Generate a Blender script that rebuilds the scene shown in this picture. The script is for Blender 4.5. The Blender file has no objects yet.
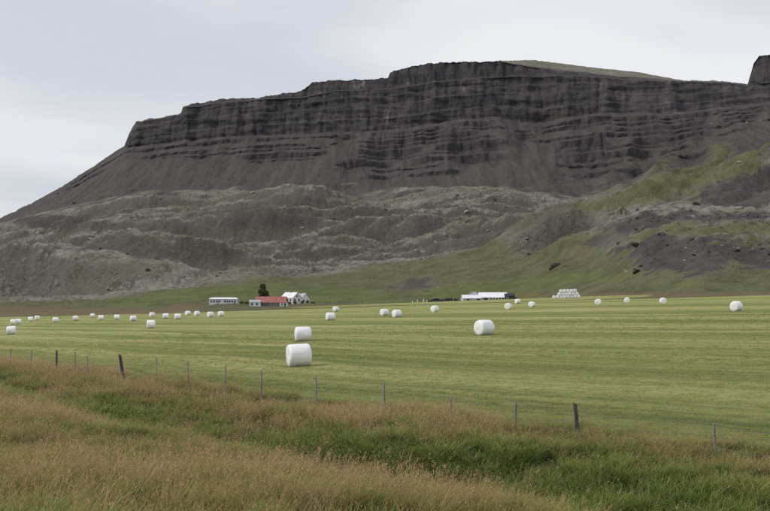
import bpy, math, random
import numpy as np
R = math.radians

# ------------------------------------------------------------------ camera
F_PX, W_PX, H_PX, Y_HOR = 1070.0, 770.0, 511.0, 295.0
PITCH = math.atan((Y_HOR - H_PX / 2) / F_PX)
scene = bpy.context.scene
COL = scene.collection
cam_data = bpy.data.cameras.new('camera')
cam_data.lens = 36.0 * F_PX / W_PX
cam_data.sensor_width = 36.0
cam_data.clip_start = 0.1
cam_data.clip_end = 30000
cam = bpy.data.objects.new('camera', cam_data)
COL.objects.link(cam)
cam.location = (0, 0, 0)
cam.rotation_euler = (R(90) + PITCH, 0, 0)
scene.camera = cam

# ------------------------------------------------------------------ world, sun, exposure
SUN_EL, SUN_AZ = R(42), R(-98)          # azimuth measured from +Y (view direction) clockwise
world = bpy.data.worlds.new('World')
scene.world = world
world.use_nodes = True
wn = world.node_tree
wn.nodes.clear()
def wnode(t, **kw):
    n = wn.nodes.new(t)
    for k, v in kw.items():
        setattr(n, k, v)
    return n
w_out = wnode('ShaderNodeOutputWorld')
sky = wnode('ShaderNodeTexSky', sky_type='NISHITA', sun_disc=False)
sky.sun_elevation = SUN_EL
sky.sun_rotation = SUN_AZ
sky.dust_density = 3.0
bg_sky = wnode('ShaderNodeBackground')
bg_sky.inputs['Strength'].default_value = 0.10
wn.links.new(sky.outputs['Color'], bg_sky.inputs['Color'])
tc = wnode('ShaderNodeTexCoord')
mp = wnode('ShaderNodeMapping')
mp.inputs['Scale'].default_value = (1.0, 1.0, 3.6)
mp.inputs['Location'].default_value = (7.3, 1.2, 1.71)
wn.links.new(tc.outputs['Generated'], mp.inputs['Vector'])
cn = wnode('ShaderNodeTexNoise')
cn.inputs['Scale'].default_value = 2.1
cn.inputs['Detail'].default_value = 4.0
cn.inputs['Roughness'].default_value = 0.42
cn.inputs['Distortion'].default_value = 0.3
wn.links.new(mp.outputs['Vector'], cn.inputs['Vector'])
cr = wnode('ShaderNodeValToRGB')
cr.color_ramp.interpolation = 'EASE'
cr.color_ramp.elements[0].position = 0.36
cr.color_ramp.elements[0].color = (0.58, 0.605, 0.66, 1)
cr.color_ramp.elements[1].position = 0.62
cr.color_ramp.elements[1].color = (0.785, 0.795, 0.82, 1)
wn.links.new(cn.outputs['Fac'], cr.inputs['Fac'])
bg_cloud = wnode('ShaderNodeBackground')
bg_cloud.inputs['Strength'].default_value = 1.0
wn.links.new(cr.outputs['Color'], bg_cloud.inputs['Color'])
mixw = wnode('ShaderNodeMixShader')
mixw.inputs['Fac'].default_value = 0.94
wn.links.new(bg_sky.outputs[0], mixw.inputs[1])
wn.links.new(bg_cloud.outputs[0], mixw.inputs[2])
wn.links.new(mixw.outputs[0], w_out.inputs['Surface'])

sun_data = bpy.data.lights.new('sun', 'SUN')
sun_data.energy = 1.5
sun_data.angle = R(12)
sun_data.color = (1.0, 0.96, 0.9)
sun = bpy.data.objects.new('sun', sun_data)
COL.objects.link(sun)
from mathutils import Vector
sdir = Vector((math.sin(SUN_AZ) * math.cos(SUN_EL), math.cos(SUN_AZ) * math.cos(SUN_EL), math.sin(SUN_EL)))
sun.rotation_euler = sdir.to_track_quat('Z', 'Y').to_euler()
scene.cycles.use_denoising = False
scene.cycles.max_bounces = 5
scene.cycles.diffuse_bounces = 2
scene.cycles.glossy_bounces = 1
scene.cycles.transmission_bounces = 3
scene.cycles.volume_bounces = 1
scene.view_settings.view_transform = 'Standard'
scene.view_settings.look = 'None'
scene.view_settings.exposure = 0.15
scene.view_settings.gamma = 1.0
scene.view_settings.use_curve_mapping = False

# ------------------------------------------------------------------ helpers
def ray(px, py):
    """x/y and z/y slopes of the sight line through a photograph pixel (the survey of the place)"""
    cx = (np.asarray(px, float) - W_PX / 2) / F_PX
    cy = (H_PX / 2 - np.asarray(py, float)) / F_PX
    den = math.cos(PITCH) - cy * math.sin(PITCH)
    return cx / den, (math.sin(PITCH) + cy * math.cos(PITCH)) / den

_tabs = {}
def _tab(seed):
    if seed not in _tabs:
        rs = np.random.RandomState(seed + 11)
        a = rs.rand(256) * 2 * np.pi
        _tabs[seed] = (rs.permutation(256), np.cos(a), np.sin(a))
    return _tabs[seed]
def perlin(x, y, seed=0):
    p, ga, gb = _tab(seed)
    x, y = np.broadcast_arrays(np.asarray(x, float), np.asarray(y, float))
    xi = np.floor(x).astype(np.int64); yi = np.floor(y).astype(np.int64)
    xf = x - xi; yf = y - yi
    u = xf * xf * xf * (xf * (xf * 6 - 15) + 10); v = yf * yf * yf * (yf * (yf * 6 - 15) + 10)
    def g(ix, iy, dx, dy):
        h = p[(p[ix & 255] + iy) & 255]
        return ga[h] * dx + gb[h] * dy
    n00 = g(xi, yi, xf, yf); n10 = g(xi + 1, yi, xf - 1, yf)
    n01 = g(xi, yi + 1, xf, yf - 1); n11 = g(xi + 1, yi + 1, xf - 1, yf - 1)
    return ((n00 * (1 - u) + n10 * u) * (1 - v) + (n01 * (1 - u) + n11 * u) * v) * 1.5
def fbm(x, y, seed=0, oct=4, gain=0.5):
    s = 0; a = 1.0; t = 0
    for o in range(oct):
        s = s + a * perlin(x * 2 ** o, y * 2 ** o, seed + o); t += a; a *= gain
    return s / t
def sstep(a, b, x):
    t = np.clip((x - a) / (b - a), 0, 1)
    return t * t * (3 - 2 * t)

def mesh_obj(name, verts, faces, mat=None, parent=None, smooth=False, link=True):
    me = bpy.data.meshes.new(name)
    me.from_pydata([tuple(v) for v in verts], [], faces)
    if smooth:
        me.polygons.foreach_set('use_smooth', [True] * len(me.polygons))
    me.update()
    if mat:
        me.materials.append(mat)
    o = bpy.data.objects.new(name, me)
    if link:
        COL.objects.link(o)
    if parent:
        o.parent = parent
    return o
def grid_obj(name, V, mat, kind=None):
    """V: (rows, cols, 3) sheet"""
    r, c, _ = V.shape
    me = bpy.data.meshes.new(name)
    idx = np.arange(r * c).reshape(r, c)
    q = np.stack([idx[:-1, :-1], idx[:-1, 1:], idx[1:, 1:], idx[1:, :-1]], -1).reshape(-1, 4)
    me.vertices.add(r * c); me.vertices.foreach_set('co', V.reshape(-1).astype(np.float32))
    me.loops.add(q.size); me.loops.foreach_set('vertex_index', q.reshape(-1).astype(np.int32))
    me.polygons.add(len(q))
    me.polygons.foreach_set('loop_start', np.arange(0, q.size, 4, dtype=np.int32))
    me.polygons.foreach_set('use_smooth', np.ones(len(q), bool))
    me.update(calc_edges=True)
    me.materials.append(mat)
    o = bpy.data.objects.new(name, me); COL.objects.link(o)
    if kind:
        o['kind'] = kind
    return o
def tag(o, label, cat, group=None):
    o['label'] = label; o['category'] = cat
    if group:
        o['group'] = group
    return o
def empty(name, loc, rz=0.0):
    o = bpy.data.objects.new(name, None); COL.objects.link(o)
    o.location = loc; o.rotation_euler = (0, 0, rz); o.empty_display_size = 0.3
    return o

class NT:
    """small node-tree builder"""
    def __init__(self, name):
        self.m = bpy.data.materials.new(name); self.m.use_nodes = True
        self.t = self.m.node_tree; self.t.nodes.clear()
        self.out = self.t.nodes.new('ShaderNodeOutputMaterial')
        self.p = self.t.nodes.new('ShaderNodeBsdfPrincipled')
        self.t.links.new(self.p.outputs[0], self.out.inputs['Surface'])
        self.p.inputs['Specular IOR Level'].default_value = 0.25
        self.p.inputs['Roughness'].default_value = 0.9
    def n(self, t, **kw):
        n = self.t.nodes.new(t)
        for k, v in kw.items():
            setattr(n, k, v)
        return n
    def set(self, sock, v):
        if isinstance(v, bpy.types.NodeSocket):
            self.t.links.new(v, sock)
        elif isinstance(v, (tuple, list)) and len(v) == 3 and sock.type == 'RGBA':
            sock.default_value = (*v, 1)
        else:
            sock.default_value = v
    def math(self, op, a, b=None, c=None, clamp=False):
        n = self.n('ShaderNodeMath', operation=op, use_clamp=clamp)
        for i, v in enumerate((a, b, c)):
            if v is not None:
                self.set(n.inputs[i], v)
        return n.outputs[0]
    def mix(self, f, a, b, mode='MIX'):
        n = self.n('ShaderNodeMix', data_type='RGBA', blend_type=mode)
        self.set(n.inputs[0], f); self.set(n.inputs[6], a); self.set(n.inputs[7], b)
        return n.outputs[2]
    def pos(self):
        return self.n('ShaderNodeNewGeometry').outputs['Position']
    def obj(self):
        return self.n('ShaderNodeTexCoord').outputs['Object']
    def mapv(self, v, scale=(1, 1, 1), rot=(0, 0, 0), loc=(0, 0, 0)):
        n = self.n('ShaderNodeMapping')
        self.set(n.inputs['Vector'], v)
        n.inputs['Scale'].default_value = scale; n.inputs['Rotation'].default_value = rot; n.inputs['Location'].default_value = loc
        return n.outputs[0]
    def noise(self, v, scale, detail=4, rough=0.55, dist=0.0):
        n = self.n('ShaderNodeTexNoise')
        self.set(n.inputs['Vector'], v)
        n.inputs['Scale'].default_value = scale; n.inputs['Detail'].default_value = detail
        n.inputs['Roughness'].default_value = rough; n.inputs['Distortion'].default_value = dist
        return n.outputs['Fac']
    def ramp(self, f, a, b):
        n = self.n('ShaderNodeMapRange', interpolation_type='SMOOTHSTEP')
        self.set(n.inputs['Value'], f); n.inputs['From Min'].default_value = a; n.inputs['From Max'].default_value = b
        return n.outputs[0]
    def attr(self, name, typ='GEOMETRY'):
        n = self.n('ShaderNodeAttribute', attribute_name=name, attribute_type=typ)
        return n
    def bump(self, h, strength, dist):
        n = self.n('ShaderNodeBump')
        n.inputs['Strength'].default_value = strength; n.inputs['Distance'].default_value = dist
        self.set(n.inputs['Height'], h)
        self.t.links.new(n.outputs[0], self.p.inputs['Normal'])
    def color(self, c):
        self.set(self.p.inputs['Base Color'], c); return self
    def rough(self, r):
        self.set(self.p.inputs['Roughness'], r); return self

def plain(name, col, rough=0.7, var=0.25, scale=1.5, bump=0.0):
    m = NT(name)
    f = m.noise(m.obj(), scale, 5, 0.6)
    dark = tuple(c * (1 - var) for c in col); light = tuple(min(1, c * (1 + var * 0.5)) for c in col)
    m.color(m.mix(m.ramp(f, 0.3, 0.7), dark, light)).rough(rough)
    if bump:
        m.bump(m.noise(m.obj(), scale * 8, 4), bump, 0.02)
    return m.m

# ------------------------------------------------------------------ lie of the land
P0 = np.array([4.9, 26.0])                 # a point of the fence line
AL = np.array([-0.582, 0.813])             # along the fence, away from the camera
NO = np.array([0.813, 0.582])              # across it, into the hay field
def wcoord(x, y):
    return (x - P0[0]) * NO[0] + (y - P0[1]) * NO[1]
def acoord(x, y):
    return (x - P0[0]) * AL[0] + (y - P0[1]) * AL[1]
W_K = [-400, -60, -30, -24, -20, -17, -14, -11, -9.2, -8.2, -7.0, -5.8, -4.6, -3.2, -1.6, 0, 1.5, 4, 8]
W_H = [1.2, 1.6, 1.75, 1.75, 1.6, 1.2, .75, .35, .12, -.10, -.65, -.80, -.60, -.28, -.25, -.34, -.32, -.12, 0]
def ground_z(x, y):
    x = np.asarray(x, float); y = np.asarray(y, float)
    w = wcoord(x, y)
    z = -3.45 + 0.037 * 300 * np.tanh(x / 300) + np.interp(w + 1.3 * perlin(x / 6, y / 6, 5), W_K, W_H)
    rough = np.where(w < 1.5, 1.0, 0.0)
    z = z + rough * (0.10 * perlin(x / 2.3, y / 2.3, 3) + 0.05 * perlin(x / .8, y / .8, 4)) + 0.05 * perlin(x / 17, y / 17, 8)
    far = np.hypot(x, y)
    return z - 12 * sstep(420, 900, far) * 1.0

# ------------------------------------------------------------------ ground sheet: verge, ditch, hay field
def axis(fine0, fine1, step, lo, hi, g=1.12):
    a = list(np.arange(fine0, fine1 + 1e-6, step))
    s = step; v = a[-1]
    while v < hi:
        s *= g; v += s; a.append(v)
    s = step; v = a[0]; b = []
    while v > lo:
        s *= g; v -= s; b.append(v)
    return np.array(b[::-1] + a)
gm = NT('ground_turf')
gp = gm.pos()
def dotn(v, d):
    n = gm.n('ShaderNodeVectorMath', operation='DOT_PRODUCT'); gm.set(n.inputs[0], v); n.inputs[1].default_value = (d[0], d[1], 0)
    return n.outputs['Value']
g_w = gm.math('SUBTRACT', dotn(gp, NO), float(P0 @ NO))
g_a = dotn(gp, AL)
comb = gm.n('ShaderNodeCombineXYZ')
wob = gm.math('MULTIPLY', gm.math('SUBTRACT', gm.noise(gp, 0.035, 2), 0.5), 9.0)
gm.set(comb.inputs[0], gm.math('ADD', g_w, wob)); gm.set(comb.inputs[1], gm.math('MULTIPLY', g_a, 0.022))
sv = comb.outputs[0]
st1 = gm.ramp(gm.noise(sv, 0.17, 2, 0.45), 0.40, 0.56)        # broad mown lands
st2 = gm.ramp(gm.noise(sv, 0.62, 3, 0.65), 0.37, 0.55)        # windrow lines
st3 = gm.ramp(gm.noise(gp, 1.4, 5, 0.65), 0.3, 0.7)
st4 = gm.ramp(gm.noise(gp, 9.0, 5, 0.7), 0.3, 0.7)
pale = gm.mix(st3, (0.39, 0.385, 0.13), (0.52, 0.49, 0.20))
green = gm.mix(st3, (0.122, 0.172, 0.028), (0.195, 0.238, 0.054))
fld = gm.mix(gm.math('MULTIPLY_ADD', st2, 0.40, gm.math('MULTIPLY', st1, 0.60)), green, pale)
fld = gm.mix(gm.math('MULTIPLY', gm.ramp(gm.noise(sv, 1.1, 4, 0.7), 0.56, 0.72), 0.6), fld, (0.095, 0.13, 0.026))
fld = gm.mix(gm.math('MULTIPLY', gm.math('SUBTRACT', 1.0, st4), 0.25), fld, (0.10, 0.11, 0.035))
vrg = gm.mix(st3, (0.05, 0.055, 0.02), (0.11, 0.085, 0.04))
gcol = gm.mix(gm.ramp(gm.math('ADD', g_w, gm.math('MULTIPLY', st3, 2.0)), 0.6, 2.6), vrg, fld)
gm.color(gcol).rough(0.95)
gm.bump(gm.math('ADD', gm.noise(gp, 6.0, 6, 0.7), gm.math('MULTIPLY', st2, 1.2)), 1.0, 0.25)
gx = axis(-46, 30, 0.4, -6000, 6000); gy = axis(4, 84, 0.4, -400, 9000)
GX, GY = np.meshgrid(gx, gy)
ground = grid_obj('ground', np.stack([GX, GY, ground_z(GX, GY)], -1), gm.m, 'structure')

# ------------------------------------------------------------------ mountain, foothills and pastures (one sheet)
def tab(px, pts):
    a = np.array(pts, float); return np.interp(px, a[:, 0], a[:, 1])
uu = np.concatenate([np.linspace(-0.95, -0.43, 110)[:-1], np.linspace(-0.43, 0.43, 1180), np.linspace(0.43, 0.95, 110)[1:]])
PX = 385 + uu * F_PX * math.cos(PITCH)
NCOL = len(uu)
cx = (PX - 385) / 1070
SIL = [(-700, 330), (-330, 300), (-150, 272), (0, 218), (30, 204), (60, 187), (95, 165), (112, 153), (123, 146), (128, 134), (135, 121), (160, 117), (180, 113),
       (182, 106), (205, 101), (230, 98), (258, 97), (300, 91), (312, 82), (335, 80), (388, 78), (390, 72), (415, 65), (440, 62), (470, 61),
       (535, 60), (560, 63), (600, 68), (640, 72), (672, 78), (684, 80), (725, 81), (750, 84), (752, 76), (756, 63), (762, 55), (790, 52), (840, 56), (900, 50), (1000, 60), (1400, 80)]
sil = tab(PX, SIL)
sil = sil + (1.1 * perlin(PX / 9, 0 * PX, 15) + 0.7 * perlin(PX / 3.3, 0 * PX, 16)) * (1 - 0.7 * sstep(520, 560, PX) * (1 - sstep(670, 690, PX)))
y2 = tab(PX, [(-600, 312), (0, 309), (130, 308), (230, 304.5), (300, 306), (385, 304), (450, 304), (520, 302), (600, 298), (700, 292), (770, 290), (1000, 288)])
d2 = tab(PX, [(-600, 540), (430, 540), (520, 500), (600, 420), (700, 380), (1200, 380)])
y3 = tab(PX, [(-600, 310), (0, 305), (100, 299), (150, 291), (240, 281), (330, 272), (400, 262), (480, 254), (560, 256), (590, 262), (620, 251), (650, 243), (700, 237), (770, 239), (900, 236), (1200, 240)])
d3 = tab(PX, [(-600, 620), (0, 630), (240, 700), (400, 760), (480, 740), (560, 600), (640, 490), (700, 475), (770, 470), (1200, 470)])
y5 = tab(PX, [(-600, 322), (-330, 296), (-150, 270), (0, 226), (65, 208), (130, 196), (200, 196), (260, 193), (320, 191), (385, 190), (450, 187), (510, 187), (580, 191), (640, 186), (700, 172), (770, 160), (900, 150), (1200, 150)])
d5 = tab(PX, [(-600, 1500), (0, 1430), (385, 1400), (600, 1330), (770, 1180), (1200, 1100)])
y4 = (y3 + y5) / 2; d4 = (d3 + d5) / 2
hump = sstep(575, 650, PX)
y4 = y4 * (1 - hump) + hump * tab(PX, [(560, 226), (600, 222), (640, 213), (700, 209), (770, 213), (900, 208), (1200, 215)])
d4 = d4 * (1 - hump) + hump * 640
y6 = tab(PX, [(-600, 324), (-150, 271), (0, 219.5), (60, 188.5), (95, 167), (115, 154), (125, 148), (160, 143), (205, 138), (260, 134), (320, 132), (385, 130), (420, 126), (460, 119), (500, 116),
              (520, 121), (545, 121), (600, 113), (680, 112), (730, 105), (770, 102), (900, 100), (1200, 120)])
d6 = tab(PX, [(-600, 1800), (0, 1760), (135, 1700), (385, 1640), (600, 1580), (770, 1430), (1200, 1300)])
y7 = tab(PX, [(-600, 323.5), (-150, 270.5), (0, 219), (60, 188), (95, 166), (112, 153.7), (123, 146.5), (130, 132), (136, 122), (180, 114.5), (183, 108), (230, 101), (300, 97), (335, 91), (388, 89), (450, 80), (510, 75.5),
              (570, 76), (620, 79), (680, 81), (730, 82.5), (749, 86), (753, 84), (770, 82), (1200, 95)])
y7 = np.maximum(y7, sil + 0.3); y6 = np.maximum(y6, y7 + 0.3); y5 = np.maximum(y5, y6 + 2)
right_tower = sstep(748, 756, PX)
y9 = np.where(PX < 500, sil, np.minimum(y7 - 0.6, tab(PX, [(500, 60.5), (530, 66), (560, 71), (620, 76.5), (680, 80.3), (725, 81.2), (750, 84.2)])))
y9 = np.where(PX > 748, sil, y9)
y9 = np.maximum(y9, sil)
def zof(y, d):
    return ray(385, y)[1] * d
d7 = d6 + 16; d8 = d7 + 26; d9 = d8 + 10
d10 = d9 + tab(PX, [(480, 60), (535, 140), (680, 190), (745, 160), (752, 30), (1200, 30)])
y10 = np.where((PX > 500) & (PX < 751), sil, sil + 0.6)
d0 = tab(PX, [(-600, 430), (0, 405), (150, 345), (385, 312), (566, 288), (660, 262), (770, 252), (1200, 250)])
K = [(d0, ground_z(uu * d0, d0) - 0.6), (d0 + 16, ground_z(uu * (d0 + 16), d0 + 16) + 0.12), (d2, zof(y2, d2)), (d3, zof(y3, d3)), (d4, zof(y4, d4)), (d5, zof(y5, d5)),
     (d6, zof(y6, d6)), (d7, zof(y7, d7)), (d8, zof(y7 - 0.8, d8)), (d9, zof(y9, d9)), (d10, zof(y10, d10))]
left_end = 1 - sstep(40, 200, PX)
K.append((d10 + 700, K[-1][1] * (0.93 - 0.5 * left_end)))
K.append((d10 + 2600, K[-2][1] * (0.75 - 0.73 * left_end)))
NR = [4, 36, 60, 110, 110, 170, 70, 8, 30, 14, 10, 8]
Dl, Zl, Tl = [], [], []
for k, n in enumerate(NR):
    f = np.linspace(0, 1, n, endpoint=False)[:, None]
    Dl.append(K[k][0] + (K[k + 1][0] - K[k][0]) * f); Zl.append(K[k][1] + (K[k + 1][1] - K[k][1]) * f); Tl.append(np.full((n, NCOL), k) + f)
D = np.concatenate(Dl); Z = np.concatenate(Zl); T = np.concatenate(Tl)
PXG = np.broadcast_to(PX, D.shape)
# strata: ledged outcrop bands between scree and cliff (segment 5..6)
seg = (T >= 5) & (T < 6)
r0, r1 = np.where(seg[:, 0])[0][[0, -1]]
q = T[r0:r1 + 1] - 5
pxs = PXG[r0:r1 + 1]
Wt = np.ones_like(q); band_mask = np.zeros_like(q)
qw = q + 0.010 * fbm(pxs / 40, q * 3, 41, 3) + 0.006 * np.sin(pxs / 70)
for qi, hw, wins, sd in [(0.215, 0.040, [(362, 482), (560, 640)], 1), (0.44, 0.055, [(335, 512), (552, 700)], 2), (0.605, 0.062, [(236, 335), (345, 512), (545, 720)], 3),
                         (0.70, 0.022, [(150, 330), (360, 500), (600, 720)], 7), (0.765, 0.040, [(60, 110), (140, 335), (352, 505), (520, 780)], 4), (0.90, 0.040, [(70, 360), (370, 505), (515, 800)], 5), (0.33, 0.024, [(350, 480), (560, 720)], 6), (0.53, 0.022, [(250, 330), (350, 505), (550, 760)], 8), (0.685, 0.020, [(190, 260), (350, 505), (530, 790)], 9), (0.835, 0.024, [(360, 505), (520, 820)], 10)]:
    wm = 0
    for a, b in wins:
        wm = np.maximum(wm, sstep(a - 8, a + 10, pxs + 14 * perlin(q * 9, pxs / 60, 60 + sd)) * (1 - sstep(b - 10, b + 8, pxs + 14 * perlin(q * 9, pxs / 60, 70 + sd))))
    lf = 1 - sstep(335, 350, pxs)
    wm = wm * sstep(-0.40, -0.12, fbm(pxs / 38 + 31 * sd, q * 2, 80 + sd, 3) + 0.12 * lf)
    hwv = hw * (0.70 + 0.5 * perlin(pxs / 33, sd * 3.1, 90 + sd)) * (1 - 0.42 * lf)
    b = np.clip(1.35 - np.abs(qw - qi) / hwv, 0, 1); b = np.clip(b * 2.2, 0, 1) * wm
    band_mask = np.maximum(band_mask, b)
Wt = 1 - 0.93 * band_mask
g = np.cumsum(Wt, 0); g = (g - g[:1]) / (g[-1:] - g[:1] + Wt[-1:])
kern = np.exp(-0.5 * (np.arange(-18, 19) / 7.0) ** 2); kern /= kern.sum()
gp_ = np.pad(g, ((0, 0), (18, 18)), 'edge')
g = 0.35 * g + 0.65 * sum(kern[k] * gp_[:, k:k + NCOL] for k in range(37))
D[r0:r1 + 1] = K[5][0] + (K[6][0] - K[5][0]) * g
X = uu[None, :] * D
rock = np.zeros_like(D); rock[r0:r1 + 1] = band_mask * 0.55
ht = np.clip((sil[None, :] * 0 + (y6 - sil)[None, :]) / 18, 0, 1)          # main cliff present?
cl = ((T >= 6) & (T < 7)) * 1.0 * np.clip(((y6 - y7) / 8)[None, :], 0.15, 1)
up = ((T >= 8) & (T < 9)) * np.clip(((y7 - y9) / 5)[None, :], 0, 1)
ledge = ((T >= 7) & (T < 8)) * np.clip(0.75 + 0.6 * perlin(PXG / 22, T, 29), 0, 1)
rock = np.maximum(rock, np.maximum(cl, np.maximum(up, ledge)))
# main cliff: several lava flows, each set back a little, fluted by columns
tcl = np.clip(T - 6, 0, 1)
flow = np.floor(tcl * 4 + 0.5 * perlin(PXG / 60, tcl * 2, 21)) * 0.0
flut = (np.abs(perlin(X / 120 + 0.3 * perlin(X / 50, Z / 60, 24), Z / 400, 23)) * 46 - 14) + (np.abs(fbm(X / 44, Z / 210, 22, 3)) * 34 - 10) + (np.abs(perlin(X / 14, Z / 80, 25)) * 10 - 3) + perlin(X / 5, Z / 16, 26) * 2.4
stepz = 0.7 * np.sin(tcl * 3 * 2 * np.pi + 4 * perlin(PXG / 40, T, 27)) + 6 * perlin(X / 70, Z / 17, 28) + 3 * perlin(X / 25, Z / 7, 30)
tw = tcl + 0.05 * perlin(PXG / 45, 0 * T, 38) + 0.02 * perlin(PXG / 9, T, 39)
terr = 11 * (sstep(.27, .31, tw) + sstep(.60, .64, tw) + 0.6 * sstep(.82, .85, tw))
near_cl = np.clip(cl + up + 0.6 * ledge, 0, 1)
D = D - near_cl * (flut * 0.48) - cl * stepz * 0.6
back = 0.6 * (cl * terr + (T >= 7) * 28.6 * np.clip(((y6 - y7) / 8)[None, :], 0.15, 1))
Z = Z * (1 + back / D); D = D + back
top = sstep(5.86, 6.0, T) * (1 - sstep(9.2, 10.2, T))
D = D - (top - near_cl).clip(0, 1) * flut * 0.35 * (T < 10)
bm_full = np.zeros_like(D); bm_full[r0:r1 + 1] = band_mask
D = D - bm_full * ((np.abs(perlin(X / 16, Z / 70, 31)) * 9 - 3) + perlin(X / 6, Z / 20, 32) * 2.5)
# scree: gullies that run downslope
scr = sstep(4.7, 5.15, T) * (1 - sstep(5.97, 6.03, T))
Z = Z + scr * (1 - bm_full) * (2.6 * perlin(X / 34 + 0.6 * perlin(X / 80, D / 200, 36), D / 260, 33) + 1.1 * perlin(X / 12, D / 90, 34) + 0.5 * perlin(X / 5, D / 14, 35))
# foothill hummocks
fh = sstep(2.85, 3.35, T) * (1 - 0.70 * sstep(4.3, 4.95, T)) * (1 - sstep(4.9, 5.3, T)) * (1 - 0.85 * sstep(560, 640, PXG) * (1 - sstep(4.2, 4.5, T)))
wx = X + 60 * perlin(X / 240, D / 200, 44); wd = D + 0.10 * X + 40 * perlin(X / 190, D / 150, 45)
hm = 48 * (np.abs(perlin(wx / 420, wd / 110, 46)) - 0.22) + 29 * (np.abs(perlin(wx / 210, wd / 58, 47)) - 0.22) + 10 * (np.abs(perlin(wx / 80, wd / 27, 48)) - 0.22) \
    + 2.4 * perlin(X / 17, D / 12, 49) + 1.3 * perlin(X / 7, D / 6, 50) + 0.6 * perlin(X / 3, D / 3, 56)
Z = Z - hump[None, :] * 13 * sstep(4.0, 4.14, T) * (1 - sstep(4.18, 4.5, T))
Z = Z + fh * hm
# pasture undulation
pas = sstep(1.3, 2.2, T) * (1 - sstep(2.9, 3.3, T))
Z = Z + pas * (2.6 * perlin(X / 70, D / 48, 51) + 0.9 * perlin(X / 22, D / 16, 52) + 0.3 * perlin(X / 7, D / 6, 57)) * np.clip((D - 430) / 120, 0.12, 1)
# right-hand spurs running down to the lower left
spm = sstep(560, 680, PXG + 25 * perlin(X / 120, D / 120, 53)) * sstep(4.05, 4.5, T) * (1 - 0.75 * sstep(5.1, 5.5, T)) * (1 - sstep(5.75, 6.0, T))
sp_dir = np.array([0.62, 0.785]); sp_n = np.array([0.785, -0.62])
spn = X * sp_n[0] + D * sp_n[1] + 22 * perlin(X / 130, D / 130, 54)
spr = 1 - np.abs(((spn / 74) % 1) * 2 - 1)
Z = Z + spm * (17 * (spr - 0.5) + 5 * (np.abs(perlin(spn / 23, (X + D) / 160, 55)) - 0.2))
# rock faces of the two knolls on the right
kn = hump[None, :] * sstep(2.25, 2.75, T) * (1 - sstep(4.0, 4.3, T))
Z = Z + kn * (4.5 * np.abs(perlin(X / 26, D / 17, 62)) + 2.4 * np.abs(perlin(X / 11, D / 8, 58)) + 0.9 * perlin(X / 4, D / 3.5, 59))
X = uu[None, :] * D
Vm = np.stack([X, D, Z], -1)

# surface cover masks (what grows or lies where)
dZr = np.gradient(Z, axis=0) / np.maximum(np.abs(np.gradient(D, axis=0)), 0.05)
dZc = np.gradient(Z, axis=1) / np.maximum(np.abs(np.gradient(X, axis=1)), 0.05)
slope = np.hypot(dZr, dZc)
YS = 255.5 - 1070 * np.tan(np.arctan2(Z, D) - PITCH)               # survey row of each point
n1 = fbm(X / 90, D / 60, 101, 4); n2 = fbm(X / 30, D / 22, 111, 4); n3 = fbm(X / 240, D / 160, 121, 3)
scree = sstep(4.66, 5.10, T + 0.38 * n1 + 0.25 * n2 + 0.15 * n3) * (1 - sstep(9.0, 9.3, T)) * (1 - np.clip(rock, 0, 1) * 0)
scree = np.maximum(scree, fh * sstep(0.42, 0.80, slope + 0.25 * n2 + 0.15 * n1) * 0.56)
scree = np.maximum(scree, fh * sstep(0.12, 0.34, n3 + 0.4 * n2 - 0.05) * sstep(0.02, 0.2, slope) * 0.57)
n4 = fbm(X / 9, D / 7, 131, 3)
def blob(px, py, rx, ry, rot=0.0, edge=0.35, nz=0.45):
    c, s = math.cos(rot), math.sin(rot)
    a = ((PXG - px) * c + (YS - py) * s) / rx; b = (-(PXG - px) * s + (YS - py) * c) / ry
    return 1 - sstep(1 - edge, 1 + edge, np.hypot(a, b) + nz * (n2 + n4) + 0.2 * n1)
low = T < 5.3
scree = np.maximum(scree, blob(262, 219, 62, 13) * (T < 5) * 0.7)
scree = np.maximum(scree, blob(55, 222, 40, 7) * (T < 5) * 0.8)
scree = np.maximum(scree, blob(415, 284, 26, 8, -0.1, 0.5, 0.8) * (T < 4) * 0.7)
scree = np.maximum(scree, blob(690, 257, 66, 18, -0.06) * (T < 3.6))
scree = np.maximum(scree, blob(820, 258, 110, 18, 0) * (T < 3.6))
scree = np.maximum(scree, blob(650, 230, 60, 17, -0.22) * (T < 4.3) * 0.92)
scree = np.maximum(scree, blob(760, 224, 70, 11, 0.05) * (T < 4.3) * 0.92)
scree = np.maximum(scree, blob(745, 192, 52, 19, -0.25, 0.2) * (T > 4.0) * (T < 6) )
grass = 1 - sstep(2.75, 3.12, T + 0.22 * n1 + 0.18 * n2 - 0.25 * sstep(380, 560, PXG) * (1 - hump[None, :]))
grass = np.maximum(grass, sstep(4.0, 4.1, T) * (1 - sstep(5.15, 5.6, T)) * sstep(600, 720, PXG - (YS - 200) * 1.0) * 0.8 * sstep(-0.25, 0.45, spr - 0.5 + 1.1 * n2 + 0.4 * n1 + 0.4 * n4))
grass = np.maximum(grass, blob(655, 190, 62, 11, -0.32, 0.5, 0.7) * (T > 4.0) * 0.85)
grass = np.maximum(grass, blob(560, 215, 60, 10, -0.2) * 0.8)
grass = np.maximum(grass, fh * sstep(0.05, 0.3, n1 - 0.15) * (1 - sstep(0.1, 0.25, slope)) * 0.5)
grass = np.maximum(grass, sstep(9.02, 9.3, T) * 0.28)
grass = np.where((T > 7.0) & (T < 8.0), 0.35, grass)
bench = hump[None, :] * sstep(2.97, 3.02, T + 0.05 * n2) * (1 - sstep(3.12, 3.3, T + 0.15 * n2))
scree = scree * (1 - 0.85 * bench)
grass = np.maximum(grass, bench * 0.8)
grass = grass * (1 - np.where(T < 4.3, scree, 0))
tower = blob(757, 190, 55, 22, -0.2, 0.2) * (T > 4) * (T < 6)
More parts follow.
